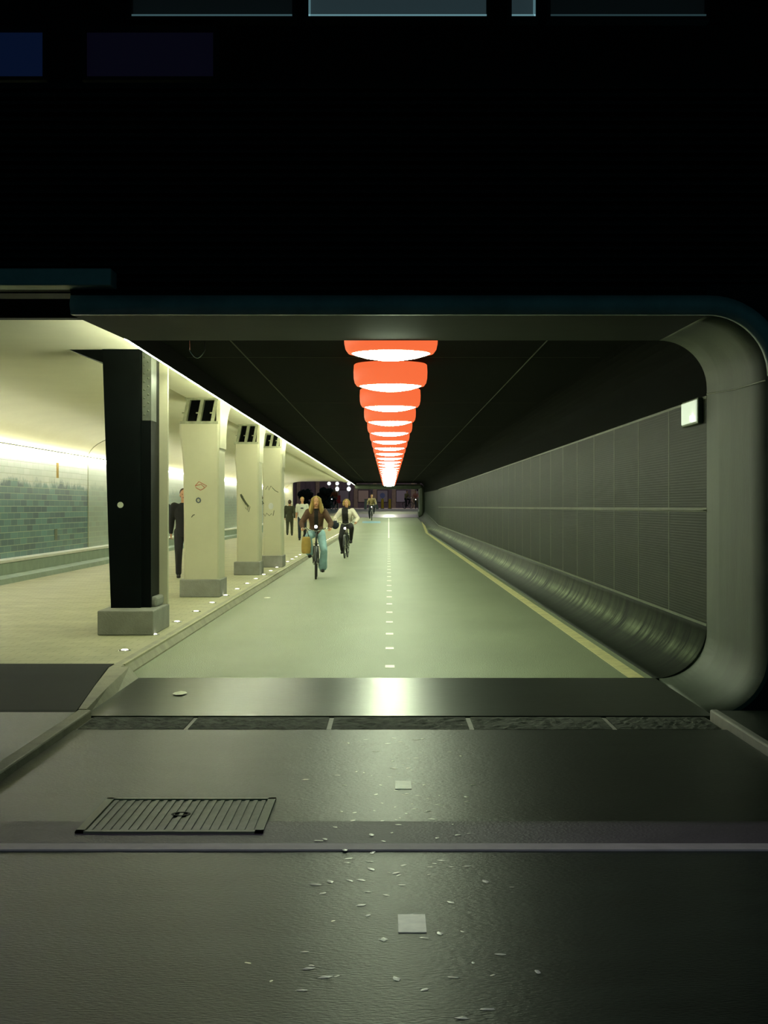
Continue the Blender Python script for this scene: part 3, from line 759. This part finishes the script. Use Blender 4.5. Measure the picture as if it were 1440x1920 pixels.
    if hair == 'long':
        for sx in (-1, 1):
            parts.append(tb([hp(sx*.03, -.035, .118), hp(sx*.078, -.02, .06), hp(sx*.092, -.005, -.04), hp(sx*.108, -.01, -.14), hp(sx*.115, -.02, -.21), hp(sx*.11, -.03, -.26)], [.02, .034, .040, .046, .042, .018], 10))
            parts.append(tb([hp(sx*.05, .06, .05), hp(sx*.09, .07, -.08), hp(sx*.13, .06, -.2), hp(sx*.13, .05, -.30)], [.04, .06, .055, .02], 10))
    elif hair == 'bob':
        for sx in (-1, 1):
            parts.append(tb([hp(sx*.03, -.04, .115), hp(sx*.078, -.02, .055), hp(sx*.088, .0, -.03), hp(sx*.085, .01, -.085)], [.02, .032, .036, .022], 10))
    remesh(parts, .012, 'hair', [hm], root, 2)
    return body

def make_bike(label, loc, rz=0, light=True, mud='bikepaint', hz=.90):
    t = thing('bicycle', label, 'bicycle', loc, rz)
    R = .335
    for nm, yy in (('front_wheel', -.56), ('rear_wheel', .52)):
        bm = tb([(0, yy+R*math.cos(a*2*math.pi/36), R+.01+R*math.sin(a*2*math.pi/36)) for a in range(36)], .021, 8, closed=True)
        w = obj(nm, bm, M['tyre'], t, True)
        bm = tb([(0, yy+(R-.028)*math.cos(a*2*math.pi/36), R+.01+(R-.028)*math.sin(a*2*math.pi/36)) for a in range(36)], .011, 6, closed=True)
        obj('rim', bm, M['chrome'], w, True)
        bm = bmesh.new()
        for k in range(18):
            a = k*2*math.pi/18; tube(bm, [((.02 if k % 2 else -.02), yy, R+.01), (0, yy+(R-.03)*math.cos(a), R+.01+(R-.03)*math.sin(a))], .0015, 4)
        tube(bm, [(-.05, yy, R+.01), (.05, yy, R+.01)], .02, 8)
        obj('spokes', bm, M['chrome'], w)
        # mudguard
        a0, a1 = (20, 165) if nm == 'rear_wheel' else (15, 150)
        rows = []
        for i in range(15):
            a = math.radians(a0+(a1-a0)*i/14)
            if nm == 'rear_wheel': a = math.radians(10+150*i/14)
            else: a = math.radians(40+130*i/14)
            rr = R+.036
            rows.append([(-.032, yy+(rr-.012)*math.cos(a), R+(rr-.012)*math.sin(a)), (-.02, yy+rr*math.cos(a), R+rr*math.sin(a)), (.02, yy+rr*math.cos(a), R+rr*math.sin(a)), (.032, yy+(rr-.012)*math.cos(a), R+(rr-.012)*math.sin(a))])
        obj('mudguard', loft(bmesh.new(), rows), M[mud], t, True)
    bm = bmesh.new(); bb = (0, .08, .30); seat = (0, .27, .86); head = (0, -.36, .80); hl = (0, -.38, .68)
    for a, b, r in ((bb, seat, .016), (bb, hl, .019), ((0, .18, .62), head, .015), (head, hl, .020)): tube(bm, [a, b], r, 8)
    for s in (-1, 1):
        tube(bm, [(s*.015, .08, .30), (s*.06, .52, .345)], .010, 6); tube(bm, [(s*.012, .24, .78), (s*.06, .52, .345)], .008, 6)
    obj('frame', bm, M[mud], t, True)
    bm = bmesh.new()
    for s in (-1, 1): tube(bm, [(s*.045, -.39, .70), (s*.055, -.45, .55), (s*.06, -.56, .345)], .012, 6)
    tube(bm, [(-.05, -.39, .70), (.05, -.39, .70)], .014, 6); tube(bm, [(0, -.39, .68), (0, -.33, 1.02)], .013, 8)
    obj('fork', bm, M[mud], t, True)
    bm = tb([(-.29, -.10, 1.05), (-.29, -.2, 1.07), (-.24, -.30, 1.085), (-.10, -.35, 1.05), (0, -.34, 1.02), (.10, -.35, 1.05), (.24, -.30, 1.085), (.29, -.2, 1.07), (.29, -.10, 1.05)], .011, 8)
    hb = obj('handlebar', bm, M['chrome'], t, True)
    for s in (-1, 1): obj('grip', tb([(s*.29, -.20, 1.07), (s*.29, -.08, 1.047)], .017, 8), M['tyre'], hb)
    bm = bmesh.new(); ellip(bm, (0, .33, .93), (.10, .10, .035), 14, 8); ellip(bm, (0, .20, .925), (.035, .12, .025), 12, 8); tube(bm, [(0, .27, .86), (0, .28, .92)], .013, 8)
    obj('saddle', bm, M['leather'], t, True)
    # headlight
    bm = lathe(bmesh.new(), [(0, 0), (.04, 0), (.036, .05), (.012, .07), (0, .07)], 16)
    for v in bm.verts: v.co = Vector((v.co.x, v.co.z-.50, v.co.y+hz))
    tube(bm, [(0, -.45, hz), (0, -.36, hz-.04)], .008, 6)
    h = obj('headlight', bm, M[mud], t, True)
    if light:
        bm = bmesh.new(); ellip(bm, (0, -.502, hz), (.034, .012, .034), 14, 8); obj('lens', bm, M['bikelight'], h, True)
    obj('carrier', bx(-.06, .06, .38, .72, .72, .735), M[mud], t)
    return t
def pedals(t, hi):
    """hi = -1: the crank on the -x side is up"""
    bb = V3((0, .08, .30)); c = bmesh.new()
    for s in (-1, 1):
        up = 1 if s == hi else -1
        e = bb+V3((s*.09, -.03*up, .165*up)); tube(c, [bb+V3((s*.05, 0, 0)), e], .010, 6)
        box(c, min(e.x, e.x+s*.09), max(e.x, e.x+s*.09), e.y-.04, e.y+.04, e.z-.012, e.z+.012)
    tube(c, [bb-V3((.06, 0, 0)), bb+V3((.06, 0, 0))], .02, 8)
    bmr = lathe(bmesh.new(), [(.0, -.003), (.09, -.003), (.09, .003), (0, .003)], 20)
    for v in bmr.verts: v.co = Vector((v.co.z+.045, v.co.x+.08, v.co.y+.30))
    merge(c, bmr)
    obj('cranks', c, M['chrome'], t)
def rider_pose(hi, lean=.05, out=.0):
    """bike faces -y; -x is the rider's right"""
    J = dict(pelvis=(0, .30, 1.02), chest=(0, .22-lean, 1.34), neck=(0, .20-lean*1.3, 1.51), head=(0, .17-lean*1.5, 1.655))
    for s, sg in (('R', -1), ('L', 1)):
        J['sho'+s] = (sg*.175, .22-lean, 1.43); J['elb'+s] = (sg*(.27+out), .12-lean, 1.19); J['wri'+s] = (sg*.29, -.09, 1.08)
        J['hand'+s] = (0, -1, -.1); J['palm'+s] = (0, 0, -1)
        J['hip'+s] = (sg*.095, .28, .96)
        if sg == hi: J['kne'+s] = (sg*.17, -.13, .90); J['ank'+s] = (sg*.14, .06, .545); J['toe'+s] = (0, -1, -.25)
        else: J['kne'+s] = (sg*.17, .0, .60); J['ank'+s] = (sg*.14, .14, .215); J['toe'+s] = (0, -1, -.15)
    return J
def cyclist(loc, rz, plabel, blabel, cloth, hi=-1, hair='short', vox=.012, fingers=True, female=False, light=True, hz=.90, mud='bikepaint', **k):
    b = make_bike(blabel, loc, rz, light, mud, hz); pedals(b, hi)
    r = thing('person', plabel, 'person', loc, rz)
    person(r, rider_pose(hi, **k), cloth, vox, hair, fingers, female)
    return r, b
# 1: blonde cyclist nearest
r1, bk1 = cyclist((-1.58, 32.5, 0), math.radians(2), 'person with long blonde hair in brown jacket and light blue jeans, nearest cyclist',
    'black bicycle with lit headlight under the nearest blonde rider', dict(topname='jacket', top='brown', front='darkcloth', fw=.045, legs='jeans', cuff=.098, hair='blonde'), -1, 'long', .012, True, True, lean=.07, out=.05, hz=1.12)
bag = thing('shoulder_bag', 'tan canvas bag hanging low beside the nearest cyclist', 'bag', (-1.58-.20, 32.14, 0))
bm = loft(bmesh.new(), [[(-.08+d, -.04, z), (.08-d, -.04, z), (.10-d, .03, z), (.08-d, .07, z), (-.08+d, .07, z), (-.10+d, .03, z)] for z, d in ((.54, .02), (.57, 0), (.72, -.005), (.86, .01), (.90, .025))], caps=True, closed=True)
obj('bag_body', bm, M['tan'], bag, True)
obj('strap', tb([(-.07, 0, .89), (-.04, -.0, 1.0), (.0, .02, 1.062), (.03, .03, 1.0), (.06, .03, .89)], .008, 6), M['leather'], bag)
# 2: cream coat cyclist
r2, bk2 = cyclist((-1.29, 45.3, 0), math.radians(-3), 'person in cream coat over a dark top with scarf, cycling second along the kerb',
    'bicycle with lit headlight under the rider in the cream coat', dict(topname='coat', top='creamcloth', front='darkcloth', fw=.10, fo=-.045, long=.06, legs='darkcloth', cuff=.052, hair='blonde'), 1, 'bob', .014, True, True, out=.08)
bm = tb([(.085*math.cos(a*6.283/14), .155+.075*math.sin(a*6.283/14), 1.50+.01*math.sin(a)) for a in range(14)], .035, 8, closed=True)
obj('scarf', bm, M['darkcloth'], r2, True)
bg = thing('handbag', 'small dark bag held on the arm of the cyclist in the cream coat', 'bag', (-1.29-.33, 45.15, 0))
bm = bmesh.new(); ellip(bm, (0, 0, 1.0), (.12, .08, .13)); obj('bag_body', bm, M['navy'], bg, True)
obj('strap', tb([(-.05, 0, 1.1), (0, 0, 1.2), (.05, 0, 1.1)], .008, 6), M['darkcloth'], bg)
# 3: far cyclist on the ramp
cyclist((-1.15, 100.5, gz(100.5)), 0, 'distant person cycling alone at the far tunnel mouth behind a bright headlight',
    'distant bicycle with a bright headlight near the far tunnel mouth', dict(topname='jacket', top='tancloth', legs='navy'), 1, 'short', .022, False)
cyclist((-4.55, 124, gz(124)), math.radians(-20), 'distant person in rust coloured jacket cycling outside the far footway exit',
    'distant bicycle under the rider in the rust coloured jacket', dict(topname='jacket', top='orangecloth', legs='navy'), 1, 'short', .022, False)
cyclist((1.85, 146, gz(146)), math.radians(35), 'distant person in tan clothes on a bicycle right of the yellow bollards',
    'distant dark bicycle without light right of the yellow bollards', dict(topname='coat', top='tancloth', legs='darkcloth'), 1, 'short', .022, False, light=False)
cyclist((2.62, 146, gz(146)), 0, 'distant person in pinkish top cycling with a white headlight near the right frame edge',
    'distant bicycle with white headlight near the far frame edge', dict(topname='top', top='redcloth', legs='tancloth'), -1, 'short', .022, False)

def walk_pose(st=.18, arm=.12, h=1.0):
    J = dict(pelvis=(0, 0, .97), chest=(0, -.01, 1.32), neck=(0, -.02, 1.50), head=(0, -.035, 1.655))
    for s, sg in (('R', -1), ('L', 1)):
        J['sho'+s] = (sg*.185, 0, 1.43); J['elb'+s] = (sg*.235, .03-sg*arm*.4, 1.14); J['wri'+s] = (sg*.25, -.04-sg*arm, .90)
        J['hand'+s] = (0, -.1, -1); J['palm'+s] = (-sg, 0, 0)
        J['hip'+s] = (sg*.095, 0, .92); J['kne'+s] = (sg*.10, -.05+sg*st*.45, .50); J['ank'+s] = (sg*.10, .03+sg*st, .10+(.03 if sg > 0 else 0))
    return {k: tuple(c*h if k[:4] not in ('hand', 'palm') else c for c in v) for k, v in J.items()}
def walker(loc, rz, label, cloth, hair='short', vox=.012, fingers=True, h=1.0, st=.18):
    r = thing('person', label, 'person', loc, rz)
    person(r, walk_pose(st, h=h), cloth, vox, hair, fingers); return r
walker((-4.12, 30.0, .1), math.radians(8), 'person in black jacket walking on the footway, half hidden behind the first cream pillar', dict(topname='jacket', top='darkcloth', legs='darkcloth', long=.10), st=.14, h=1.02)
walker((-4.86, 31.6, .1), math.radians(10), 'person in dark clothes almost hidden behind the dark steel column, only a sleeve showing', dict(topname='jacket', top='navy', legs='darkcloth', long=.08), st=.1)
walker((-3.68, 63.5, .1), 0, 'person in white shirt with small dark print, on foot behind the blonde cyclist', dict(topname='shirt', top='whitecloth', short=True, legs='navy', hair='blonde'), vox=.015, h=1.05)
pr = [o for o in COL.objects if o.get('label', '').startswith('person in white shirt')][0]
obj('shirt_print', bx(-.06, .06, -.187, -.165, 1.36, 1.41, bev=.008), M['navy'], pr)
walker((-4.90, 73.8, .1), math.pi, 'person in long olive dark coat at the edge of the farthest pillar', dict(topname='coat', top='olive', long=.22, legs='olive'), vox=.016, h=1.0)
walker((3.14, 143, gz(143)), 0, 'distant person in dark top and pale trousers standing at the far frame edge', dict(topname='top', top='navy', legs='whitecloth'), vox=.022, fingers=False)

# ------------------------------------------------------------------ things beyond the far mouth
def bollard(x, y, label):
    t = thing('bollard', label, 'bollard', (x, y, gz(y)))
    obj('post', lathe(bmesh.new(), [(0, 0), (.15, 0), (.14, .05), (.13, .9), (.10, .98), (0, 1.0)], 20), M['yellow'], t, True)
    obj('foot_ring', lathe(bmesh.new(), [(.15, 0), (.2, 0), (.19, .05), (.15, .05)], 20), M['grey_base'], t); return t
bollard(-.63, 148, 'distant yellow bollard with a round sign above it')
bollard(.10, 148, 'distant plain yellow bollard right of the one with the sign')
sg = thing('round_sign', 'pale blue round sign above the left yellow bollard', 'sign', (-.63, 148, gz(148)+1.02))
bm = lathe(bmesh.new(), [(0, 0), (.26, 0), (.26, .03), (0, .03)], 24)
for v in bm.verts: v.co = Vector((v.co.x, -v.co.z, v.co.y+.30))
obj('sign_disc', bm, M['signblue'], sg); obj('sign_post', tb([(0, .02, -.02), (0, .02, .3)], .03, 8), M['seam'], sg)
def barrier(x, lean, label):
    t = thing('barrier_post', label, 'barrier', (x, 131, gz(131)))
    obj('stone_post', loft(bmesh.new(), [[(-.12+lean*z, -.12, z), (.12+lean*z, -.12, z), (.12+lean*z, .12, z), (-.12+lean*z, .12, z)] for z in (0, .4, .82)], caps=True, closed=True), M['creamcloth'], t)
    obj('cap', bx(-.16+lean*.82, .16+lean*.82, -.14, .14, .82, .88), M['bracket'], t)
barrier(-2.05, .06, 'distant pale post left of the lone far cyclist'); barrier(-1.0, -.25, 'distant pale leaning post right of the lone far cyclist')
def street_lamp(x, y, label, two=False, h=2.9):
    t = thing('street_lamp', label, 'street lamp', (x, y, gz(y)))
    obj('pole', lathe(bmesh.new(), [(0, 0), (.10, 0), (.06, .3), (.045, h), (0, h)], 12), M['bikepaint'], t, True)
    bm = bmesh.new(); ellip(bm, (0, 0, h+.1), (.20, .20, .20)); obj('globe', bm, M['globe'], t, True)
    if two: bm = bmesh.new(); ellip(bm, (0, -.12, h-.55), (.22, .16, .26)); obj('lower_globe', bm, M['globe'], t, True)
street_lamp(-7.2, 180, 'distant street lamp with single globe, leftmost of the far row')
street_lamp(-6.22, 180, 'distant street lamp with two globes, in the middle of the far row', True)
street_lamp(-4.82, 180, 'distant street lamp with two globes, right end of the far row', True)
street_lamp(-2.08, 180, 'distant street lamp standing above the lone far cyclist', False, 2.6)
# red signal
tl = thing('traffic_light', 'distant traffic light showing red by the far frame edge', 'traffic light', (2.94, 148, gz(148)))
obj('pole', tb([(0, 0, 0), (0, 0, 1.9)], .05, 8), M['bikepaint'], tl); obj('housing', bx(-.16, .16, -.1, .12, 1.75, 2.6, bev=.03), M['black'], tl)
bm = bmesh.new(); ellip(bm, (0, -.12, 2.25), (.17, .04, .17)); obj('red_lens', bm, M['redlight'], tl, True)
# red panel
rp = thing('red_panel', 'distant red panel on a post behind the rust jacket cyclist', 'sign', (-5.15, 150, gz(150)))
obj('panel', bx(-.3, .3, -.04, .04, .55, 1.35, bev=.02), M['red'], rp); obj('post', tb([(0, .06, 0), (0, .06, 1.3)], .04, 8), M['bikepaint'], rp)
# dark bushes
def bush(x, y, w, h, label):
    t = thing('dark_bush', label, 'bush', (x, y, gz(y)))
    bm = bmesh.new()
    for k in range(26):
        a = random.random()*6.28; rr = w*.5*random.random()**.5; zz = .25+(h-.45)*random.random()
        bmesh.ops.create_icosphere(bm, subdivisions=2, radius=.28+.12*random.random(), matrix=Matrix.Translation((rr*math.cos(a), rr*math.sin(a)*.7, zz)))
    for v in bm.verts: v.co += Vector((random.uniform(-.05, .05), random.uniform(-.05, .05), random.uniform(-.05, .05)))
    obj('foliage', bm, M['leaf'], t)
    obj('stem', tb([(0, 0, 0), (.05, 0, .5), (-.03, 0, h*.6)], .06, 8), M['brownhair'], t)
bush(-8.35, 150, 1.2, 1.9, 'distant dark bush at the left of the far footway exit')
bush(-6.3, 150.8, 1.4, 2.1, 'distant dark rounded bush behind the blonde cyclist')
# far building
bd = thing('far_building', 'dark purplish building row in the background beyond the tunnel', 'building', (0, 235, 1.3))
obj('wall', bx(-45, 45, 0, 3, 0, 12), M['brick'], bd)
bm = bmesh.new()
for k in range(30): box(bm, -44.5+3*k, -43.9+3*k, -.25, .02, 0, 12)
obj('piers', bm, mat('far_pier', srgb(120,108,88), .8), bd)
for k in range(14):
    x = -22+3*k
    f = obj('window', bx(x-.9, x+.9, -.08, .02, .9, 2.9), M['black'], bd)
    obj('pane', bx(x-.8, x+.8, -.10, -.07, 1.0, 2.8), emit('far_pane', (.5, .38, .5) if k % 3 else (.9, .55, .3), .02 if k % 2 else .05, .03), f)

# ------------------------------------------------------------------ lights
def light(kind, name, loc, energy, col, size=.5, rot=(0, 0, 0), sy=None, spot=None):
    l = bpy.data.lights.new(name, kind); l.energy = energy; l.color = col
    if kind == 'AREA':
        l.size = size
        if sy: l.shape = 'RECTANGLE'; l.size_y = sy
    elif kind in ('POINT', 'SPOT'): l.shadow_soft_size = size
    if spot: l.spot_size = math.radians(spot[0]); l.spot_blend = spot[1]
    o = bpy.data.objects.new(name, l); COL.objects.link(o); o.location = loc; o.rotation_euler = rot; return o
# street lighting behind the viewer; the deck overhead shades everything past y = 7.3
sp = light('SPOT', 'street_light', (.3, -4.4, 20), 3400, (.85, .78, 1.0), .12, (0, 0, 0), spot=(15, 1))
d = Vector((0.0, 6.2, 0))-sp.location; sp.rotation_euler = d.to_track_quat('-Z', 'Y').to_euler()
light('AREA', 'plaza_light', (-1, 165, 9), 1500, (1, .85, .8), 8)
light('AREA', 'plaza_light', (0, 205, 9), 2600, (1, .8, .85), 12, (math.radians(70), 0, 0))
light('POINT', 'plaza_fill', (0, 134, 8), 450, (1, .92, .8), .5)  # added light without a fixture, lifts the dark bollards and sign

W = bpy.data.worlds.new('night'); S.world = W; W.use_nodes = True
W.node_tree.nodes['Background'].inputs[0].default_value = (.2, .75, .85, 1); W.node_tree.nodes['Background'].inputs[1].default_value = .06

# ------------------------------------------------------------------ camera
cam = bpy.data.cameras.new('camera'); co = bpy.data.objects.new('camera', cam); COL.objects.link(co)
co.location = (0, 0, EYE); co.rotation_euler = (math.radians(90), 0, 0)
cam.sensor_fit = 'VERTICAL'; cam.sensor_height = 24; cam.lens = 35.0
cam.shift_x = -9/1920; cam.shift_y = -10/1920
cam.clip_end = 1000
S.camera = co
vs = S.view_settings; S.display_settings.display_device = 'sRGB'
vs.view_transform = 'Standard'; vs.look = 'None'; vs.gamma = 1; vs.use_curve_mapping = False; vs.exposure = 0
